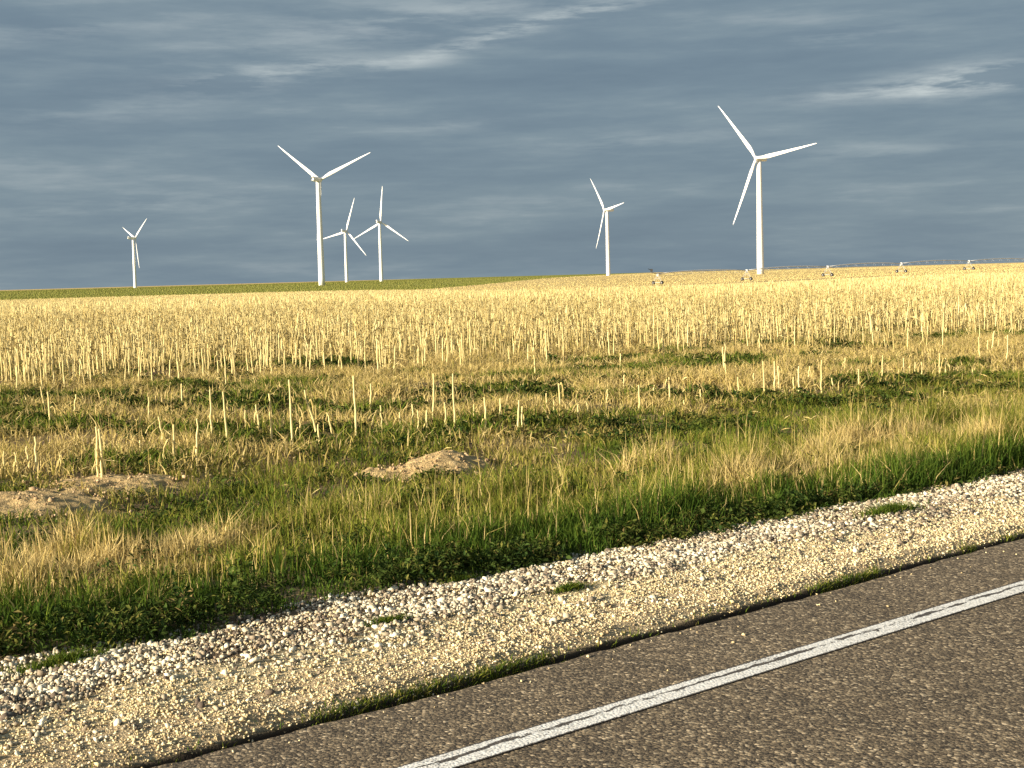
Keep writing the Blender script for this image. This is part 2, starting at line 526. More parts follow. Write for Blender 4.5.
s, t, x, y = sample_st(210000, 4.63, 6.6, -1, 14.5)
pr = np.where(s < 5.42, .95, .30) * (.6 + .5 * sst(.3, .6, fbm(s * 3, t * 1.2 + 7)))
pr = pr * sst(4.64, 4.70, s + (fbm(t * 3, t * 0 + 4) - .5) * .03)
m = rng.random(len(s)) < pr
s, t, x, y = s[m], t[m], x[m], y[m]
size = np.clip(rng.lognormal(math.log(.0092), .40, len(s)), .004, .028)
tone = np.clip(rng.normal(.60, .26, len(s)), 0, 1)
zc = top_z(s, t) + size * .15
n = 190                                                     # a few strays lie on the asphalt
s2 = EDGE - .02 - np.abs(rng.normal(0, .16, n)); t2 = rng.uniform(-1, 13, n); x2, y2 = xy(s2, t2)
sz2 = np.clip(rng.lognormal(math.log(.008), .4, n), .004, .02)
x, y, zc, size, tone = np.append(x, x2), np.append(y, y2), np.append(zc, sz2 * .25), np.append(size, sz2), np.append(tone, rng.uniform(.2, .9, n))
tag(scatter_solids('gravel_chips', x, y, zc, size, OCT_V, OCT_F, M_chip, tone),
    'fine tan gravel chips along the asphalt edge', 'gravel', kind='stuff')

# clods and crumbs spread over and around the mounds
cx, cy = [], []
for (mx, my, rx, ry, h) in MOUNDS:
    n = int(170 * rx * ry / .3)
    cx.append(mx + rng.normal(0, .75, n) * rx); cy.append(my + rng.normal(0, .75, n) * ry)
cx, cy = np.concatenate(cx), np.concatenate(cy)
size = np.clip(rng.lognormal(math.log(.016), .5, len(cx)), .006, .06)
M_clod = stone_material('dry_clods', [(0, (.24, .155, .085)), (.5, (.42, .29, .155)), (1, (.56, .41, .24))])
tag(scatter_solids('dirt_clods', cx, cy, ground_z(cx, cy) + .03 + size * .1, size, ICO_V, ICO_F, M_clod, rng.random(len(cx))),
    'loose dry clods of tan earth on the bare patches', 'dirt', kind='stuff')

# ------------------------------------------------------------------ blades and leaves


def blades(x, y, z, h, w, dry, tone, lean=0.35, curl=0.5):
    n = len(x)
    az = rng.random(n) * 2 * np.pi; la = rng.random(n) * 2 * np.pi
    ln = np.abs(rng.normal(0, lean, n)) * h
    dx, dy = np.cos(la) * ln, np.sin(la) * ln
    wx, wy = np.cos(az) * w / 2, np.sin(az) * w / 2
    b = np.stack([x, y, z], -1)
    W = np.stack([wx, wy, np.zeros(n)], -1)
    mid = b + np.stack([dx * .35, dy * .35, h * .55], -1)
    tip = b + np.stack([dx, dy, h * (1 - curl * .25 * rng.random(n))], -1)
    v = np.stack([b - W, b + W, mid + W * .85, mid - W * .85, tip], 1)
    q = np.array([[0, 1, 2], [0, 2, 3], [3, 2, 4]])
    fc = (q[None] + (np.arange(n) * 5)[:, None, None]).reshape(-1, 3)
    return v.reshape(-1, 3), fc, {'dry': np.repeat(dry, 5), 'tone': np.repeat(tone, 5)}


def leaves(x, y, z, L, W, dry, tone, up=0.35):
    n = len(x)
    az = rng.random(n) * 2 * np.pi; el = rng.normal(up, .5, n)
    d = np.stack([np.cos(az) * np.cos(el), np.sin(az) * np.cos(el), np.sin(el)], -1)
    sd = np.stack([-np.sin(az), np.cos(az), rng.normal(0, .4, n)], -1)
    up_ = np.cross(d, sd)
    c = np.stack([x, y, z], -1)
    l, w = L[:, None], W[:, None]
    v = np.stack([c - d * l * .5, c + sd * w * .5 + up_ * w * .2, c + d * l * .5 - up_ * l * .1, c - sd * w * .5 + up_ * w * .2], 1)
    q = np.array([[0, 1, 2], [0, 2, 3]])
    fc = (q[None] + (np.arange(n) * 4)[:, None, None]).reshape(-1, 3)
    return v.reshape(-1, 3), fc, {'dry': np.repeat(dry, 4), 'tone': np.repeat(tone, 4)}


def merge(parts):
    vs, fs, at, off = [], [], {}, 0
    for v, f, a in parts:
        vs.append(v); fs.append(f + off); off += len(v)
        for k_, q in a.items(): at.setdefault(k_, []).append(q)
    return np.concatenate(vs), np.concatenate(fs), {k_: np.concatenate(q) for k_, q in at.items()}


def stuff(name, parts, mat, label, cat):
    v, f, a = merge(parts)
    return tag(link(name, new_mesh(name, v, f, False, a), mat), label, cat, kind='stuff')


def bare(x, y):            # 1 on bare dirt
    b = np.zeros_like(x)
    for (mx, my, rx, ry, h) in MOUNDS:
        q = np.hypot((x - mx) / rx, (y - my) / ry) + (fbm(x * 3, y * 3) - .5) * .6
        b = np.maximum(b, 1 - sst(.85, 1.15, q))
    return b


def field_e(x, y):         # > 0 inside the dense stubble
    return y - (27.5 + 0.47 * x) + (fbm(x * .25, y * .25) - .5) * 5


TALL_END = 9.0
# --- tall verge grass
s, t, x, y = sample_st(330000, 5.9, 10.2, -2, 24)
vs = verge_s(t)
dep = s - vs
end = TALL_END + (fbm(t * .5, t * 0 + 6) - .5) * 1.6
m = (dep > 0) & (rng.random(len(s)) < (1 - sst(-.5, .5, s - end)) * (.25 + 1.0 * sst(.36, .58, fbm(s * 3.4, t * 3.4)))) & (rng.random(len(s)) > bare(x, y))
s, t, x, y, dep, end = (q[m] for q in (s, t, x, y, dep, end))
patch = fbm(s * 1.6 + 9, t * .9, 3)
dry = np.clip(.05 + .58 * sst(.5, 1.6, dep) * sst(.52, .68, patch) + .38 * sst(.45, 1.5, dep) + rng.normal(0, .12, len(s)), 0, 1)
dry = np.where(rng.random(len(s)) < .08 * sst(.3, 1, dep) + .02, rng.uniform(.7, 1, len(s)), dry)
hh = (.09 + .15 * sst(0, .7, dep)) * rng.uniform(.45, 1.35, len(s)) * (.25 + 1.5 * fbm(s * 2.6, t * 2.6 + 3)) * (.72 + .36 * sst(4, 12, t))
tone = np.clip(rng.normal(.5, .2, len(s)) + 1.1 * (fbm(s * 5, t * 5 + 33, 2) - .5), 0, 1)
p1 = blades(x, y, ground_z(x, y) - .01, hh, rng.uniform(.005, .010, len(s)), dry, tone, .5)
# seed heads: thin straw stems above the grass
sel = (rng.random(len(s)) < .055 * sst(.3, 1.0, dep) * sst(.3, .6, fbm(s * 4, t * 4 + 9)))
p2 = blades(x[sel], y[sel], ground_z(x[sel], y[sel]), hh[sel] * rng.uniform(.9, 1.6, sel.sum()) + .05, np.full(sel.sum(), .006), rng.uniform(.75, 1, sel.sum()), rng.uniform(.3, .8, sel.sum()), .22)
stuff('verge_grass', [p1, p2], M_grass, 'tall mixed green and dry grass along the road verge', 'grass')

# --- low scrub between the verge and the field
n = 700000
yy = np.sqrt(rng.uniform(8.5 ** 2, 40 ** 2, n)); xx = rng.uniform(-1, 1, n) * (.41 * yy + .8)
s, t = st(xx, yy)
wn = fbm(xx * .55 + 4, yy * .8 + 2, 3)                      # weed patches
sn = fbm(xx * .8 + 31, yy * .5 + 12, 3)                     # straw patches
e = field_e(xx, yy)
low = sst(-.3, .4, s - TALL_END)
zoneB = low * (1 - sst(-1.2, 1.2, s - 12.6))
zoneC = low * sst(-1.2, 1.2, s - 12.6) * (1 - .75 * sst(-1, 3, e))
keep = rng.random(n)
mB = (keep < 1.0 * zoneB * (.45 + 1.1 * sst(.38, .6, fbm(xx * 2.2 + 50, yy * 2.2)))) & (rng.random(n) > bare(xx, yy) * 1.05)
x, y = xx[mB], yy[mB]
dry = np.clip(.46 + 1.0 * (sn[mB] - .5) + rng.normal(0, .17, mB.sum()), 0, 1)
hh = rng.uniform(.04, .15, mB.sum()) * (.5 + 1.0 * fbm(x * 2, y * 2))
p1 = blades(x, y, ground_z(x, y) - .01, hh, rng.uniform(.006, .012, mB.sum()), dry, np.clip(rng.normal(.42, .2, mB.sum()), 0, 1), .7)
mC = (keep < .62 * zoneC * (.25 + 1.0 * sst(.36, .56, sn)) * (.3 + 1.1 * sst(.36, .6, fbm(xx * 1.6 + 50, yy * 1.6)))) & (rng.random(n) > bare(xx, yy))
x, y = xx[mC], yy[mC]
g_ = .85 * sst(.52, .64, wn[mC])
dry = np.clip(np.where(rng.random(mC.sum()) < g_, rng.normal(.30, .12, mC.sum()), rng.normal(.86, .13, mC.sum())), 0, 1)
hh = rng.uniform(.05, .26, mC.sum()) * (.5 + .9 * fbm(x * 1.5, y * 1.5))
p2 = blades(x, y, ground_z(x, y) - .01, hh, rng.uniform(.008, .018, mC.sum()), dry, np.clip(rng.normal(.5, .2, mC.sum()), 0, 1), .8)
stuff('scrub_grass', [p1, p2], M_grass, 'short patchy olive and straw coloured grass between verge and field', 'grass')

# --- leafy weeds: low plants, each a little dome of leaves


def weed_patch(x, y, z, r, h, per):
    n = len(x); k_ = np.repeat(np.arange(n), per); m = len(k_)
    rr = np.sqrt(rng.random(m)) * r[k_]; a = rng.random(m) * 2 * np.pi
    zz = z[k_] + h[k_] * rng.random(m) ** .7 * (1 - .7 * (rr / r[k_]) ** 2) + .01
    sc = np.clip(np.hypot(x, y)[k_] / 9, 1, 2.2)
    L = rng.uniform(.025, .055, m) * sc
    return leaves(x[k_] + rr * np.cos(a), y[k_] + rr * np.sin(a), zz, L, L * rng.uniform(.25, .5, m),
                  np.clip(np.repeat(rng.normal(.40, .22, n), per) + rng.normal(0, .16, m), 0, 1), np.clip(rng.normal(.5, .22, m), 0, 1))


parts = []
s, t, x, y = sample_st(5200, 5.9, 7.4, -2, 24)              # dark fringe beside the gravel
d_ = s - verge_s(t)
m = (d_ > -.02) & (rng.random(len(s)) < (1 - sst(.25, .85, d_)) * sst(.25, .5, fbm(t * 1.2, t * 0 + 8)))
x, y, s = x[m], y[m], s[m]
parts.append(weed_patch(x, y, ground_z(x, y), rng.uniform(.06, .14, m.sum()), rng.uniform(.08, .2, m.sum()), 46))
s, t, x, y = sample_st(2600, 6.6, 9.2, -2, 24)
m = (s > verge_s(t) + .3) & (rng.random(len(s)) < .75 * sst(.5, .62, fbm(s * 2, t * 2 + 60)))
x, y = x[m], y[m]
parts.append(weed_patch(x, y, ground_z(x, y), rng.uniform(.05, .12, m.sum()), rng.uniform(.10, .24, m.sum()), 34))
n = 13000                                                   # patches in the scrub and among the straw
y = np.sqrt(rng.uniform(9 ** 2, 46 ** 2, n)); x = rng.uniform(-1, 1, n) * (.41 * y + .8)
s, t = st(x, y)
pr = sst(TALL_END - .3, TALL_END + .6, s) * np.maximum(sst(.495, .57, fbm(x * .55 + 4, y * .8 + 2, 3)), .5 * (1 - sst(11.5, 13.5, s)) * sst(.46, .6, fbm(x * 1.7, y * 1.7 + 40))) * (1 - sst(2, 9, field_e(x, y))) * (1 - bare(x, y))
m = rng.random(n) < pr
x, y = x[m], y[m]
parts.append(weed_patch(x, y, ground_z(x, y), rng.uniform(.10, .28, m.sum()), rng.uniform(.05, .16, m.sum()), 44))
stuff('weeds', parts, M_weed, 'dark green leafy weeds at the gravel edge and in patches', 'weeds')

# --- grass growing out of the crack beside the asphalt
t = rng.uniform(-1, 14, 26000)
t = t[rng.random(len(t)) < .05 + .95 * sst(.52, .66, fbm(t * 1.6, t * 0 + 22))]
s = EDGE + .085 + np.abs(rng.normal(0, .025, len(t))); x, y = xy(s, t)
m = in_view(x, y) & (rng.random(len(t)) < .8); x, y, s, t = x[m], y[m], s[m], t[m]
p1 = blades(x, y, shoulder_z(s, t) - .01, rng.uniform(.015, .05, len(x)), rng.uniform(.003, .006, len(x)), np.clip(rng.normal(.3, .2, len(x)), 0, 1), np.clip(rng.normal(.4, .2, len(x)), 0, 1), .7)
stuff('crack_grass', [p1], M_grass, 'thin line of short grass growing in the crack beside the asphalt', 'grass')

# --- small tufts standing in the gravel, one object each
TUFTS = [(62, 668, .30, .07, 'flat dark green tuft in the gravel at its end near the dark grass clump'),
         (890, 522, .30, .09, 'widest green tuft in the gravel, near the road line at the picture edge'),
         (462, 583, .16, .06, 'low green tuft in the gravel below the dirt mound'),
         (570, 600, .13, .05, 'small green tuft between pale stones and tan grit at mid shoulder'),
         (390, 636, .14, .05, 'small sparse green tuft beside the tan grit ridge')]
for (u, v_, r, h, lab) in TUFTS:
    bx, by, _ = unproject(u, v_)
    # the shoulder lies higher than the ground sheet
    s_, t_ = st(bx, by)
    f_ = (CAMH - float(top_z(s_, t_))) / (CAMH - float(ground_z(bx, by)))
    bx, by = bx * f_, by * f_
    n = int(900 * r / .2)
    a = rng.random(n) * 2 * np.pi; rr = np.abs(rng.normal(0, .5, n)) * r
    dx, dy = rr * np.cos(a) * RS + rr * np.sin(a) * RC * -.35, rr * np.cos(a) * RC + rr * np.sin(a) * RS * .35
    s_, t_ = st(bx + dx, by + dy); z0 = float(top_z(*st(bx, by)))
    v, f, at = blades(dx, dy, top_z(s_, t_) - z0 - .005, rng.uniform(.3, 1, n) * h, rng.uniform(.003, .007, n), np.clip(rng.normal(.2, .15, n), 0, 1), np.clip(rng.normal(.4, .2, n), 0, 1), .9)
    o = link('grass_tuft', new_mesh('grass_tuft', v, f, False, at), M_grass)
    o.location = (bx, by, z0)
    tag(o, lab, 'grass tuft', 'green tufts in the gravel')

# ------------------------------------------------------------------ stubble


def prisms(x, y, z, h, r, dry, tone, sides=4, lean=.12, splay=0.0):
    n = len(x)
    la = rng.random(n) * 2 * np.pi; ln = np.abs(rng.normal(0, lean, n)) * h
    dx, dy = np.cos(la) * ln, np.sin(la) * ln
    a0 = rng.random(n) * 2 * np.pi
    rings = []
    for (fz, fl, fr) in ((0, 0, 1.1), (.5, .4, 1.0), (1, 1, .75)):
        ring = []
        for k_ in range(sides):
            th = a0 + 2 * np.pi * k_ / sides
            ring.append(np.stack([x + dx * fl + np.cos(th) * r * fr, y + dy * fl + np.sin(th) * r * fr, z + h * fz], -1))
        rings.append(np.stack(ring, 1))
    v = np.concatenate(rings, 1); m = sides * 3
    q = []
    for lv in range(2):
        for k_ in range(sides):
            k2 = (k_ + 1) % sides
            q += [[lv * sides + k_, lv * sides + k2, (lv + 1) * sides + k2], [lv * sides + k_, (lv + 1) * sides + k2, (lv + 1) * sides + k_]]
    for k_ in range(1, sides - 1): q.append([2 * sides, 2 * sides + k_, 2 * sides + k_ + 1])
    q = np.array(q)
    fc = (q[None] + (np.arange(n) * m)[:, None, None]).reshape(-1, 3)
    return v.reshape(-1, 3), fc, {'dry': np.repeat(dry, m), 'tone': np.repeat(tone, m)}


ca, sa = math.cos(RAD(22)), math.sin(RAD(22))               # rows run along the field edge


def row_points(y0, y1, row, step, jit):
    vmax = y1 * 1.25
    vs_ = np.arange(y0 * .5, vmax, row); us = np.arange(-y1 * .75, y1 * .95, step)
    U, W_ = np.meshgrid(us, vs_)
    U = U + rng.normal(0, step * .5, U.shape); W_ = W_ + rng.normal(0, jit, W_.shape)
    x = (U * ca - W_ * sa).ravel(); y = (U * sa + W_ * ca).ravel()
    m = (y > y0) & (y <= y1) & (np.abs(x) < .40 * y + 1.0)
    return x[m], y[m]


x1, y1 = row_points(20, 70, .76, .105, .08)
x2, y2 = row_points(70, 165, .76, .22, .09)
x = np.concatenate([x1, x2]); y = np.concatenate([y1, y2])
e = field_e(x, y)
m = (rng.random(len(x)) < sst(-2.5, 2.5, e) * (.35 + .65 * sst(1, 9, e)) * (.55 + .6 * sst(.3, .55, fbm(x * .3, y * .3))))
x, y, e = x[m], y[m], e[m]
dist = np.hypot(x, y)
front_i = np.argsort(dist + rng.normal(0, 1.0, len(dist)))
N_FRONT = 190
first = front_i[:N_FRONT]; rest = front_i[N_FRONT:]
FX, FY = x[first], y[first]


def stalk_h(n): return np.clip(rng.normal(.57, .14, n), .12, .95)


xr, yr = x[rest], y[rest]; n = len(xr); dr = np.hypot(xr, yr)
hr = stalk_h(n)
parts = [prisms(xr, yr, ground_z(xr, yr) - .02, hr, rng.uniform(.007, .0135, n) * np.clip(dr / 65, 1, 1.8),
                np.clip(rng.normal(.72, .22, n), 0, 1), np.clip(rng.normal(.52, .24, n), 0, 1), 3, .14)]
near = dr < 75                                               # ragged leaf sheaths
for rep in range(3):
    xa, ya, ha = xr[near], yr[near], hr[near]; q = len(xa)
    zz = ground_z(xa, ya) + ha * (rng.uniform(.1, .8, q) if rep else rng.uniform(.85, 1.08, q))
    L = rng.uniform(.08, .27, q)
    parts.append(leaves(xa + rng.normal(0, .04, q), ya + rng.normal(0, .04, q), zz, L, rng.uniform(.012, .028, q),
                        np.clip(rng.normal(.55, .22, q), 0, 1), np.clip(rng.normal(.5, .2, q), 0, 1), -.4 if rep else .9))
# farther out, bunches of stalks
n = 100000
yy = np.sqrt(rng.uniform(160 ** 2, 715 ** 2, n)); xx = rng.uniform(-1, 1, n) * (.40 * yy)
m = np.hypot(xx, yy) < field_end(xx, yy) - 5
xx, yy = xx[m], yy[m]; n = len(xx)
parts.append(prisms(xx, yy, ground_z(xx, yy) - .02, stalk_h(n), rng.uniform(.03, .07, n), np.clip(rng.normal(.74, .16, n), 0, 1),
                    np.clip(rng.normal(.5, .2, n), 0, 1), 3, .08))
stuff('corn_stubble', parts, M_straw, 'wide field of dry straw coloured cut stalks behind the weedy strip', 'stubble')

# the far tan field (short stubble) and the far green crop
n = 52000
yy = np.exp(rng.uniform(math.log(440), math.log(4200), n)); xx = rng.uniform(-1, 1, n) * .40 * yy
m = is_tan(xx, yy) & (np.hypot(xx, yy) > field_end(xx, yy) + 14 + 75 * sst(-.1, .1, xx / yy))
x, y = xx[m], yy[m]; n = len(x)
stuff('far_stubble', [prisms(x, y, ground_z(x, y) - .05, rng.uniform(.15, .3, n), rng.uniform(.15, .5, n) * y / 900, np.clip(rng.normal(.62, .12, n), 0, 1), np.clip(rng.normal(.5, .15, n), 0, 1), 4, .05)],
      M_straw, 'distant tan stubble field running to the horizon beyond the irrigation machine', 'stubble')
m = ~is_tan(xx, yy) & (np.hypot(xx, yy) > field_end(xx, yy) + 14 + 75 * sst(-.1, .1, xx / yy)) & ~((np.hypot(xx, yy) > 3600) & (xx < -600))
x, y = xx[m], yy[m]; n = len(x)
stuff('far_crop', [prisms(x, y, ground_z(x, y) - .05, rng.uniform(.25, .5, n), rng.uniform(.2, .6, n) * y / 900, rng.random(n), np.clip(rng.normal(.5, .2, n), 0, 1), 4, .05)],
      M_crop, 'distant strip of green crop below the turbines', 'crop')

# straw lying about
n = 110000
y = np.sqrt(rng.uniform(9 ** 2, 48 ** 2, n)); x = rng.uniform(-1, 1, n) * (.41 * y + .8)
s, t = st(x, y)
pr = (.35 * sst(8.8, 9.6, s) + .65 * sst(11.5, 14, s)) * (.22 + .78 * sst(.42, .6, fbm(x * .8 + 31, y * .5 + 12, 3))) * (1 - .6 * sst(.5, .62, fbm(x * .55 + 4, y * .8 + 2, 3)))
m = rng.random(n) < pr * (1 - .8 * bare(x, y)); x, y = x[m], y[m]; n = len(x)
L = rng.uniform(.05, .24, n) * np.clip(y / 20, .6, 1.3); W_ = rng.uniform(.006, .015, n) * np.clip(y / 18, .8, 1.5)
p1 = leaves(x, y, ground_z(x, y) + rng.uniform(.01, .10, n), L, W_, np.clip(rng.normal(.6, .25, n), 0, 1), np.clip(rng.normal(.5, .2, n), 0, 1), .1)
stuff('straw_litter', [p1], M_straw, 'broken straw and dry leaf litter scattered between weeds and stubble', 'straw')

# --- single stalks, one object each: (top u, top v, base u, base v, label)
G1 = 'dry stalks standing singly in the weedy strip'
SINGLE = [
    (97, 426, 98, 480, 'thicker of two touching pale stalks above the bare dirt bank'),
    (101, 428, 102, 480, 'slimmer of two touching pale stalks above the bare dirt bank'),
    (36, 436, 37, 475, 'short upright stalk directly above the first bare dirt bank'),
    (5, 451, 5, 477, 'short thick stalk at the picture edge above a dirt bank'),
    (159, 416, 165, 447, 'leaning stalk just before an upright pair, crossing their tops'),
    (174, 424, 174, 463, 'upright stalk with a broken stub close beside it'),
    (164, 451, 164, 465, 'broken stub between two taller upright stalks'),
    (198, 418, 197, 465, 'upright stalk with a forked dry top, alone among dark weeds'),
    (211, 389, 212, 443, 'straight tall stalk beside a slightly tilted twin of equal height'),
    (224, 391, 228, 449, 'slightly tilted tall stalk beside a straight one'),
    (256, 404, 261, 436, 'short tilted stalk beside a straighter one with thin top'),
    (270, 393, 272, 444, 'thin straight stalk beside a short tilted one'),
    (290, 379, 293, 447, 'tallest bare stalk of the strip, with strongly slanted stalk at its side'),
    (305, 389, 320, 445, 'long strongly slanted stalk beside the tallest one'),
    (318, 424, 320, 446, 'short stub at the foot of the long slanted stalk'),
    (328, 412, 333, 435, 'short tilted stalk behind the long slanted one'),
    (300, 420, 301, 444, 'short stub between the tallest stalk and slanted one'),
    (354, 375, 357, 441, 'tall thick solitary stalk with ragged top above the dirt mound'),
    (117, 441, 123, 455, 'stub lying tilted beside the touching pair of stalks'),
    (434, 373, 433, 424, 'ragged tall stalk above the dirt mound, left of a thicker one'),
    (453, 373, 455, 432, 'thick tall stalk straight above the dirt mound'),
    (485, 397, 485, 432, 'medium upright stalk just past the dirt mound'),
    (519, 400, 518, 432, 'taller of a close pair of short stalks past the mound'),
    (522, 406, 522, 430, 'shorter of a close pair of short stalks past the mound'),
    (559, 383, 561, 414, 'solitary thin stalk amid green weeds at mid field'),
    (763, 361, 765, 400, 'tallest of a loose row of stalks in front of the biggest turbine'),
    (821, 360, 821, 395, 'straight bright solitary stalk past the loose row below the irrigation machine'),
    (1007, 335, 1007, 366, 'last tall stalk, nearest the edge of the frame beyond the tallest grass'),
    (882, 355, 882, 380, 'upright stalk standing alone before the green weedy bank'),
]
G2 = 'small dry stalks scattered through the weedy strip'
SMALL = [(578, 404, 578, 422), (587, 401, 588, 416), (418, 410, 418, 436), (400, 412, 401, 432), (546, 393, 547, 416), (474, 404, 474, 422),
         (639, 385, 639, 410), (654, 385, 654, 400), (669, 377, 670, 403), (684, 400, 684, 410), (700, 389, 701, 404), (738, 377, 738, 398),
         (753, 373, 754, 389), (774, 361, 775, 393), (778, 366, 779, 390), (798, 366, 799, 395), (793, 377, 794, 391), (832, 378, 833, 391),
         (858, 369, 859, 388), (871, 355, 872, 369), (915, 362, 915, 377), (921, 362, 922, 378), (939, 353, 940, 377), (945, 358, 945, 377),
         (607, 389, 607, 404), (381, 405, 382, 430), (445, 402, 446, 430), (15, 452, 19, 474), (27, 446, 30, 470), (60, 452, 63, 470),
         (140, 440, 142, 458), (245, 410, 247, 432), (412, 404, 414, 430), (427, 410, 427, 434), (500, 398, 501, 420), (903, 358, 904, 374)]
EXTRA = 18
PLACED = []


def stalk_mesh(h, r, seed, top_dx=0.0, leaf=True):
    g = np.random.default_rng(seed)
    mb = MB()
    nn = 7
    pts, rr = [], []
    for q in range(nn):
        f_ = q / (nn - 1)
        pts.append((top_dx * f_ + g.normal(0, .004), g.normal(0, .004), -.03 + (h + .03) * f_))
        rr.append(r * (1.15 - .4 * f_) * (1.18 if q % 2 == 0 else .95))
    mb.tube(pts, rr, 8)
    v = np.array(mb.v); f = mb.f
    dry = np.full(len(v), g.uniform(.75, .95)); tone = np.full(len(v), g.uniform(.4, .7))
    V_, F_ = list(map(tuple, v)), list(f)
    if leaf:
        for q in range(g.integers(1, 4)):
            z0 = h * g.uniform(.15, .9); a = g.uniform(0, 2 * np.pi); L = g.uniform(.08, .2); w = g.uniform(.008, .018)
            d = np.array([np.cos(a), np.sin(a), 0]); sd = np.array([-np.sin(a), np.cos(a), 0]); o_ = np.array([top_dx * z0 / h, 0, z0])
            rows_ = [o_, o_ + d * L * .35 + np.array([0, 0, L * .25]), o_ + d * L * .6 + np.array([0, 0, -L * .2]), o_ + d * L * .65 + np.array([0, 0, -L * .7])]
            b = len(V_)
            for r_, ww in zip(rows_, (w, w, w * .8, w * .2)):
                V_ += [tuple(r_ - sd * ww / 2), tuple(r_ + sd * ww / 2)]
            for i_ in range(3): F_.append((b + 2 * i_, b + 2 * i_ + 1, b + 2 * i_ + 3, b + 2 * i_ + 2))
            dry = np.append(dry, np.full(8, g.uniform(.4, .8))); tone = np.append(tone, np.full(8, g.uniform(.35, .65)))
    me = bpy.data.meshes.new('corn_stalk')
    me.from_pydata(V_, [], F_)
    for nm, arr in (('dry', dry), ('tone', tone)):
        me.attributes.new(nm, 'FLOAT', 'POINT').data.foreach_set('value', np.asarray(arr, np.float32))
    me.materials.append(M_straw); me.update()
    return me


def place_px(tu, tv, bu, bv, label, group, seed):
    bx, by, bz = unproject(bu, bv)
    h = (bv - tv) / F * by; dx = (tu - bu) / F * by
    o = link('corn_stalk', stalk_mesh(h, .0115 if h > .3 else .0105, seed, dx + ROLL * h))
    o.location = (bx, by, bz); PLACED.append((bx, by))
    return tag(o, label, 'corn stalk', group)


for q, (tu, tv, bu, bv, lab) in enumerate(SINGLE): place_px(tu, tv, bu, bv, lab, G1, 100 + q)
for q, (tu, tv, bu, bv) in enumerate(SMALL): place_px(tu, tv, bu, bv, 'small thin dry stalk scattered among the weeds between the verge and the dense stubble', G2, 300 + q)
VAR = [stalk_mesh(.42 + .045 * q, .013, 500 + q, float(rng.normal(0, .04))) for q in range(8)]
cnt = 0
while cnt < EXTRA:
    yy = rng.uniform(17, 27); xx = rng.uniform(-1, 1) * .36 * yy
    if field_e(np.array(xx), np.array(yy)) > -3 or st(xx, yy)[0] < 13 or min(abs(xx / yy - a / b) * F for a, b in PLACED) < 9: continue
    o = link('corn_stalk', VAR[cnt % 8]); o.location = (xx, yy, float(ground_z(xx, yy))); o.rotation_euler.z = rng.uniform(0, 6.28)
    o.scale = (1, 1, rng.uniform(.45, .75))
    tag(o, 'small thin dry stalk scattered among the weeds between the verge and the dense stubble', 'corn stalk', G2); cnt += 1
# front ranks of the dense stubble
for q, (xx, yy) in enumerate(zip(FX, FY)):
    o = link('corn_stalk', VAR[q % 8]); o.location = (xx, yy, float(ground_z(xx, yy))); o.rotation_euler.z = rng.uniform(0, 6.28)
    sc = rng.uniform(.75, 1.2); o.scale = (1, 1, sc)
    tag(o, 'cut dry stalk in the ragged front rank of the dense stubble', 'corn stalk', 'stalks in the front rank of the dense stubble')

# ------------------------------------------------------------------ wind turbines
HUB, BLADE = 88.0, 51.0


def tower_mesh():
    mb = MB()
    zs = np.linspace(-1.5, HUB - 1.9, 14)
    mb.tube([(0, 0, z) for z in zs], [2.75 - .95 * max(z, 0) / HUB for z in zs], 40)
    for z in (22, 46, 68): mb.tube([(0, 0, z - .12), (0, 0, z + .12)], 2.75 - .95 * z / HUB + .05, 40)
    return mb.mesh('tower', True)


def nacelle_mesh():
    # y is the rotor axis, rotor end at -y; a rounded box loft
    mb = MB(); V_, F_ = [], []
    prof = [(-2.6, 1.25, 1.3), (-2.2, 1.6, 1.65), (0, 1.85, 1.9), (5, 1.9, 1.95), (8.6, 1.7, 1.75), (9.4, 1.3, 1.35)]
    n = 24
    for (y, hw, hh) in prof:
        for k_ in range(n):
            th = 2 * math.pi * k_ / n; c, s_ = math.cos(th), math.sin(th); p = .45
            V_.append((hw * math.copysign(abs(c) ** p, c), y, hh * math.copysign(abs(s_) ** p, s_)))
    for i_ in range(len(prof) - 1):
        for k_ in range(n): F_.append((i_ * n + k_, i_ * n + (k_ + 1) % n, (i_ + 1) * n + (k_ + 1) % n, (i_ + 1) * n + k_))
    F_.append(tuple(range(n))); F_.append(tuple((len(prof) - 1) * n + k_ for k_ in range(n - 1, -1, -1)))
    mb.add(V_, F_)
    mb.box((0, 8.2, 2.25), (1.0, .5, .55))
    me = mb.mesh('nacelle', True)
    return me


def hub_mesh():
    mb = MB()
    ys = [-2.65, -3.2, -4.2, -5.0, -5.6, -5.9]; rs = [1.35, 1.7, 1.75, 1.35, .7, .1]
    mb.tube([(0, y, 0) for y in ys], rs, 28)
    return mb.mesh('hub', True)


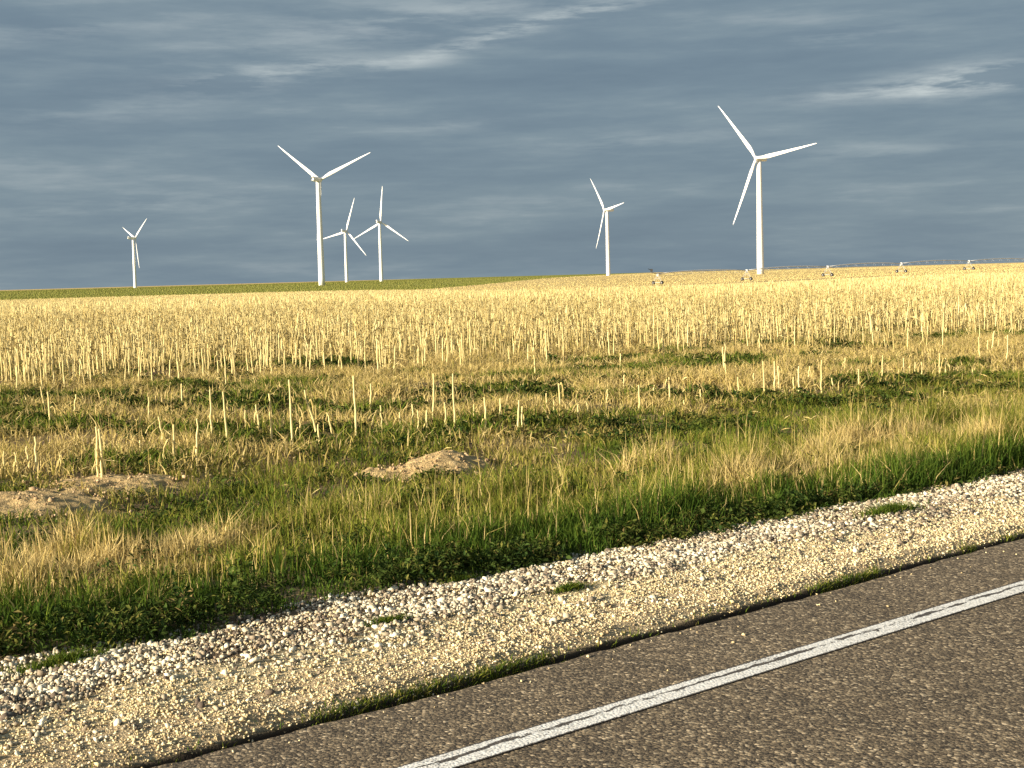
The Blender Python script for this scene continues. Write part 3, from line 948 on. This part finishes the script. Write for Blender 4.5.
def blade_mesh():
    """root at the origin, span along +z, rotor axis y"""
    V_, F_ = [], []; n = 16
    st_ = [(0.6, 1.9, 1.9, 0), (2.5, 1.9, 1.85, 0), (6, 2.7, 1.3, 16), (10, 3.5, .95, 13), (17, 3.0, .62, 9), (26, 2.3, .42, 5), (36, 1.65, .27, 2.5), (45, 1.0, .15, 1), (50, .5, .08, 0), (51, .12, .03, 0)]
    for (z, ch, th_, tw) in st_:
        ch *= .86 if z > 3 else 1; a = RAD(tw); bend = -1.6 * (z / 51) ** 2.2
        for k_ in range(n):
            q = 2 * math.pi * k_ / n
            cx = ch * (.5 * math.cos(q) + (.18 if z > 5 else 0)); cy = th_ * .5 * math.sin(q) * (1 + .35 * math.cos(q) * (z > 5) * -1)
            V_.append((cx * math.cos(a) - cy * math.sin(a), cx * math.sin(a) + cy * math.cos(a) + bend, z))
    for i_ in range(len(st_) - 1):
        for k_ in range(n): F_.append((i_ * n + k_, i_ * n + (k_ + 1) % n, (i_ + 1) * n + (k_ + 1) % n, (i_ + 1) * n + k_))
    F_.append(tuple(range(n - 1, -1, -1))); F_.append(tuple((len(st_) - 1) * n + k_ for k_ in range(n)))
    mb = MB(); mb.add(V_, F_)
    return mb.mesh('blade', True)


T_MESH, NA_MESH, H_MESH, B_MESH = tower_mesh(), nacelle_mesh(), hub_mesh(), blade_mesh()
for me, m in ((T_MESH, M_white), (NA_MESH, M_white), (H_MESH, M_white), (B_MESH, M_white)): me.materials.append(m)

# hub point in the photograph, distance, yaw, angle of one blade (clockwise from up as seen), blade length factor
TURBINES = [
    ((133, 238), 2330, 117, 53, 1.0, 'tiny distant white turbine standing alone at the far end of the horizon'),
    ((318, 179.5), 1190, 150, -53, 1.02, 'tall white turbine with two blades spread in a wide V, beside two smaller turbines'),
    ((345, 231), 2300, 142, 18, 1.1, 'small white turbine between two others in a close group, one blade tilted off upright'),
    ((379.5, 222), 2050, 152, 4, 1.03, 'small white turbine with one blade standing straight up'),
    ((607, 210), 1820, -60, -37, 1.05, 'mid-sized white turbine alone between the close group and the tallest turbine'),
    ((759, 158.5), 1085, -32, -37.5, 1.06, 'tallest white turbine, rising behind the centre pivot irrigation machine'),
]
for (hp, dist, yaw, rot, bl, lab) in TURBINES:
    hx, hy = at_bearing(hp[0], hp[1], dist)
    view = math.atan2(hx, hy)                                # bearing of the turbine
    # the height of the hub follows from its place in the photograph
    a = (hp[0] - 512) / F; b = -(hp[1] - 384) / F
    c_, s_ = math.cos(ROLL), math.sin(ROLL)
    y_ = -a * s_ + b * c_
    hz = CAMH + hy * (-math.sin(PITCH) + y_ * math.cos(PITCH)) / (math.cos(PITCH) + y_ * math.sin(PITCH))
    # nacelle swings so that the rotor faces the camera, turned by the yaw
    root = bpy.data.objects.new('wind_turbine', None); col.objects.link(root)
    yw = RAD(yaw)
    root.matrix_world = Matrix.Translation((hx, hy, hz - HUB)) @ Matrix.Rotation(-view + yw, 4, 'Z')
    tag(root, lab, 'wind turbine', 'wind turbines on the horizon')
    link('tower', T_MESH, None, root)
    o = link('nacelle', NA_MESH, None, root); o.location = (0, 0, HUB)
    h_ = link('hub', H_MESH, None, root); h_.location = (0, 0, HUB)
    for k_ in range(3):
        bo = link('blade', B_MESH, None, root)
        bo.matrix_local = Matrix.Translation((0, -4.1, HUB)) @ Matrix.Rotation(RAD((rot if abs(yaw) < 90 else -rot) + 120 * k_), 4, 'Y') @ Matrix.Scale(bl, 4)

# ------------------------------------------------------------------ centre pivot irrigation machine
A0, SP = 548.0, 52.0
ux, uy = 1 / math.sqrt(1 + .49), .7 / math.sqrt(1 + .49)
sx0 = math.tan(math.atan((660 - 512) / F)); px0 = sx0 * A0 / (1 - .7 * sx0); py0 = A0 + .7 * px0
pr = bpy.data.objects.new('irrigation_machine', None); col.objects.link(pr)
pr.location = (px0, py0, float(ground_z(px0, py0)))
tag(pr, 'long centre pivot irrigation machine on wheeled towers along the far field edge', 'irrigation machine')
PIPE = 4.5
joints = []
for k_ in range(7):
    gx, gy = px0 + ux * SP * k_, py0 + uy * SP * k_
    joints.append(Vector((gx - px0, gy - py0, float(ground_z(gx, gy)) - pr.location.z)))
perp = Vector((-uy, ux, 0)); along = Vector((ux, uy, 0))
for k_ in range(6):
    p, q = joints[k_] + Vector((0, 0, PIPE)), joints[k_ + 1] + Vector((0, 0, PIPE))
    pts = [p.lerp(q, f_) + Vector((0, 0, .9 * 4 * f_ * (1 - f_))) for f_ in np.linspace(0, 1, 9)]
    mb = MB(); mb.tube(pts, .2, 8); mb.build('pipe_span', M_grey, pr, True)
    mb = MB()
    low = [p.lerp(q, f_) + Vector((0, 0, .9 * 4 * f_ * (1 - f_) - (1.3 if 0 < f_ < 1 else .1))) for f_ in np.linspace(0, 1, 9)]
    for sgn in (-1, 1):
        lo = [v_ + perp * (sgn * (.8 if 0 < i_ < 8 else 0)) for i_, v_ in enumerate(low)]
        mb.tube(lo, .035, 5)
        for i_ in range(1, 8): mb.tube([pts[i_], lo[i_]], .03, 5); mb.tube([pts[i_ - 1], lo[i_]], .025, 5)
    mb.build('truss', M_galv, pr)
    mb = MB()
    for f_ in np.linspace(.08, .92, 9):
        d_ = p.lerp(q, f_) + Vector((0, 0, .9 * 4 * f_ * (1 - f_)))
        mb.tube([d_, d_ + Vector((0, 0, -1.7))], .02, 5)
    mb.build('drop_hose', M_dark, pr)
for k_, jn in enumerate(joints):
    mb = MB()
    top = jn + Vector((0, 0, PIPE))
    f1, f2 = jn + perp * 2.7 + Vector((0, 0, .85)), jn - perp * 2.7 + Vector((0, 0, .85))
    for ft in (f1, f2):
        for sgn in (-1, 1): mb.tube([top + along * (.5 * sgn), ft + along * (.12 * sgn)], .055, 6)
    mb.tube([f1 + perp * .4, f2 - perp * .4], .09, 8)
    mb.tube([f1.lerp(top, .45), f2.lerp(top, .45)], .05, 6)
    tw = mb.build('drive_tower', M_galv, pr)
    mb = MB(); mb.box(top + Vector((0, 0, -.3)), (.35, .45, .75)); mb.build('control_box', M_white, tw)
    for ft in (f1, f2):
        c_ = Vector((ft.x, ft.y, jn.z + .72))
        mb = MB()
        mb.tube([c_ - along * .28, c_ - along * .22, c_ + along * .22, c_ + along * .28], [.70, .82, .82, .70], 24)
        wh = mb.build('wheel', M_rubber, tw)
        mb = MB(); mb.tube([c_ - along * .30, c_ + along * .30], .22, 16); mb.build('rim', M_galv, wh)
e0 = joints[0] + Vector((0, 0, PIPE))
mb = MB(); mb.tube([e0, e0 - along * 3.0 + Vector((0, 0, .5)), e0 - along * 3.6 + Vector((0, 0, 1.7))], [.12, .11, .1], 8); mb.tube([e0 - along * 3.6 + Vector((0, 0, 1.7)), e0 - along * 5.2 + Vector((0, 0, 2.2))], .12, 8)
mb.box(e0 - along * 3.3 + Vector((0, 0, 1.5)), (.5, .5, .6))
mb.build('end_gun', M_dark, pr)

# ------------------------------------------------------------------ sky and sun
SUN_AZ, SUN_EL = 240.0, 15.0                                 # azimuth clockwise from the view direction
sd = bpy.data.lights.new('sun', 'SUN'); sun = bpy.data.objects.new('sun', sd); col.objects.link(sun)
sd.energy = 4.8; sd.angle = RAD(0.5); sd.color = (1.0, .885, .69)
to_sun = Vector((math.sin(RAD(SUN_AZ)) * math.cos(RAD(SUN_EL)), math.cos(RAD(SUN_AZ)) * math.cos(RAD(SUN_EL)), math.sin(RAD(SUN_EL))))
sun.rotation_euler = to_sun.to_track_quat('Z', 'Y').to_euler()

w = bpy.data.worlds.new('World'); scene.world = w; w.use_nodes = True
k = N.__new__(N); k.t = w.node_tree; k.t.nodes.clear(); k.out = k.n('ShaderNodeOutputWorld')
sky = k.n('ShaderNodeTexSky', sky_type='NISHITA'); sky.sun_disc = False
sky.sun_elevation = RAD(SUN_EL); sky.sun_rotation = RAD(SUN_AZ)
bg = k.n('ShaderNodeBackground'); k.l(sky.outputs[0], bg.inputs[0]); bg.inputs[1].default_value = 0.08
dirv = k.n('ShaderNodeTexCoord').outputs['Generated']
sx = k.n('ShaderNodeSeparateXYZ'); k.l(dirv, sx.inputs[0])
X, Y, Z = sx.outputs
mp = k.n('ShaderNodeMapping'); mp.inputs['Scale'].default_value = (3.2, 3.2, 21.0); mp.inputs['Rotation'].default_value = (0, RAD(-2.0), 0)
k.l(dirv, mp.inputs['Vector'])
mq = k.n('ShaderNodeMapping'); mq.inputs['Scale'].default_value = (7.0, 7.0, 62.0); mq.inputs['Rotation'].default_value = (0, RAD(-3.5), 0)
k.l(dirv, mq.inputs['Vector'])
warp = k.noise(mp.outputs[0], 1.2, 6, 0.6)
rip = k.noise(mq.outputs[0], 1.0, 6, 0.62)
mixv = k.math('ADD', k.math('MULTIPLY', warp, .55), k.math('MULTIPLY', rip, .45))
base = k.ramp(mixv, [(0.36, (.067, .095, .122)), (0.47, (.077, .107, .133)), (0.55, (.091, .122, .145)), (0.66, (.135, .163, .180))])


def streak(u, v, wu, wv, tilt):
    """brighter bands of cloud at fixed places of the sky: centre, half sizes"""
    x_, y_ = at_bearing(u, v, 1.0)
    d_ = Vector((x_, y_, 0)); a = (u - 512) / F; b = -(v - 384) / F
    yy_ = -a * math.sin(ROLL) + b * math.cos(ROLL)
    zz_ = (-math.sin(PITCH) + yy_ * math.cos(PITCH)) / (math.cos(PITCH) + yy_ * math.sin(PITCH))
    az0 = x_; el0 = zz_
    az = k.math('DIVIDE', X, k.math('MAXIMUM', Y, 0.05)); el = k.math('DIVIDE', Z, k.math('MAXIMUM', Y, 0.05))
    du = k.math('SUBTRACT', az, az0); dv = k.math('SUBTRACT', k.math('SUBTRACT', el, el0), k.math('MULTIPLY', du, tilt))
    du = k.math('DIVIDE', du, wu / F); dv = k.math('DIVIDE', dv, wv / F)
    q = k.math('ADD', k.math('MULTIPLY', du, du), k.math('MULTIPLY', dv, dv))
    g = k.math('POWER', 2.718, k.math('MULTIPLY', q, -1.0))
    return k.math('MULTIPLY', g, k.math('GREATER_THAN', Y, 0.05))


BANDS = [(975, 78, 75, 13, .07, 1.5), (930, 88, 60, 8, .05, .6), (845, 95, 60, 8, .05, .45), (490, 37, 85, 8, .26, 1.1), (325, 67, 80, 8, .03, .9), (235, 82, 60, 10, .05, .6), (400, 20, 200, 22, .12, .45), (120, 110, 120, 14, .05, .25), (600, 8, 60, 7, .15, .8),
         (850, 36, 70, 9, .03, .35), (150, 203, 140, 10, .05, .35), (440, 127, 70, 6, .02, .25), (640, 140, 120, 10, .03, .25), (60, 30, 110, 12, .1, .3), (880, 152, 90, 8, .02, .25)]
tot = None
for (u, v, wu, wv, tl, amp) in BANDS:
    g_ = k.math('MULTIPLY', streak(u, v, wu, wv, tl), amp)
    tot = g_ if tot is None else k.math('ADD', tot, g_)
fine = k.rng(k.math('ADD', k.math('MULTIPLY', k.noise(mp.outputs[0], 2.6, 6, .65), .5), k.math('MULTIPLY', rip, .5)), .45, .585)
tot = k.math('MULTIPLY', tot, k.math('ADD', .06, k.math('MULTIPLY', fine, 1.05)))
c = k.mix(k.math('MINIMUM', tot, 1.0), base, (.225, .25, .255))
# cloud deck thins out towards the sun behind the camera
bgc = k.n('ShaderNodeBackground'); k.l(c, bgc.inputs[0]); bgc.inputs[1].default_value = 1.0
ss_ = k.math('ADD', k.math('MULTIPLY', X, math.sin(RAD(SUN_AZ))), k.math('MULTIPLY', Y, math.cos(RAD(SUN_AZ))))
cover = k.rng(k.math('ADD', ss_, k.math('MULTIPLY', k.math('SUBTRACT', warp, .5), .8)), .2, .75, 0.97, .15, True)
ms = k.n('ShaderNodeMixShader'); k.l(cover, ms.inputs[0]); k.l(bg.outputs[0], ms.inputs[1]); k.l(bgc.outputs[0], ms.inputs[2])
k.l(ms.outputs[0], k.out.inputs[0])

vs = scene.view_settings
scene.display_settings.display_device = 'sRGB'
vs.view_transform = 'Standard'; vs.look = 'None'; vs.gamma = 1; vs.exposure = 1.22; vs.use_curve_mapping = False
scene.cycles.max_bounces = 5; scene.cycles.diffuse_bounces = 3; scene.cycles.transmission_bounces = 3; scene.cycles.use_denoising = True
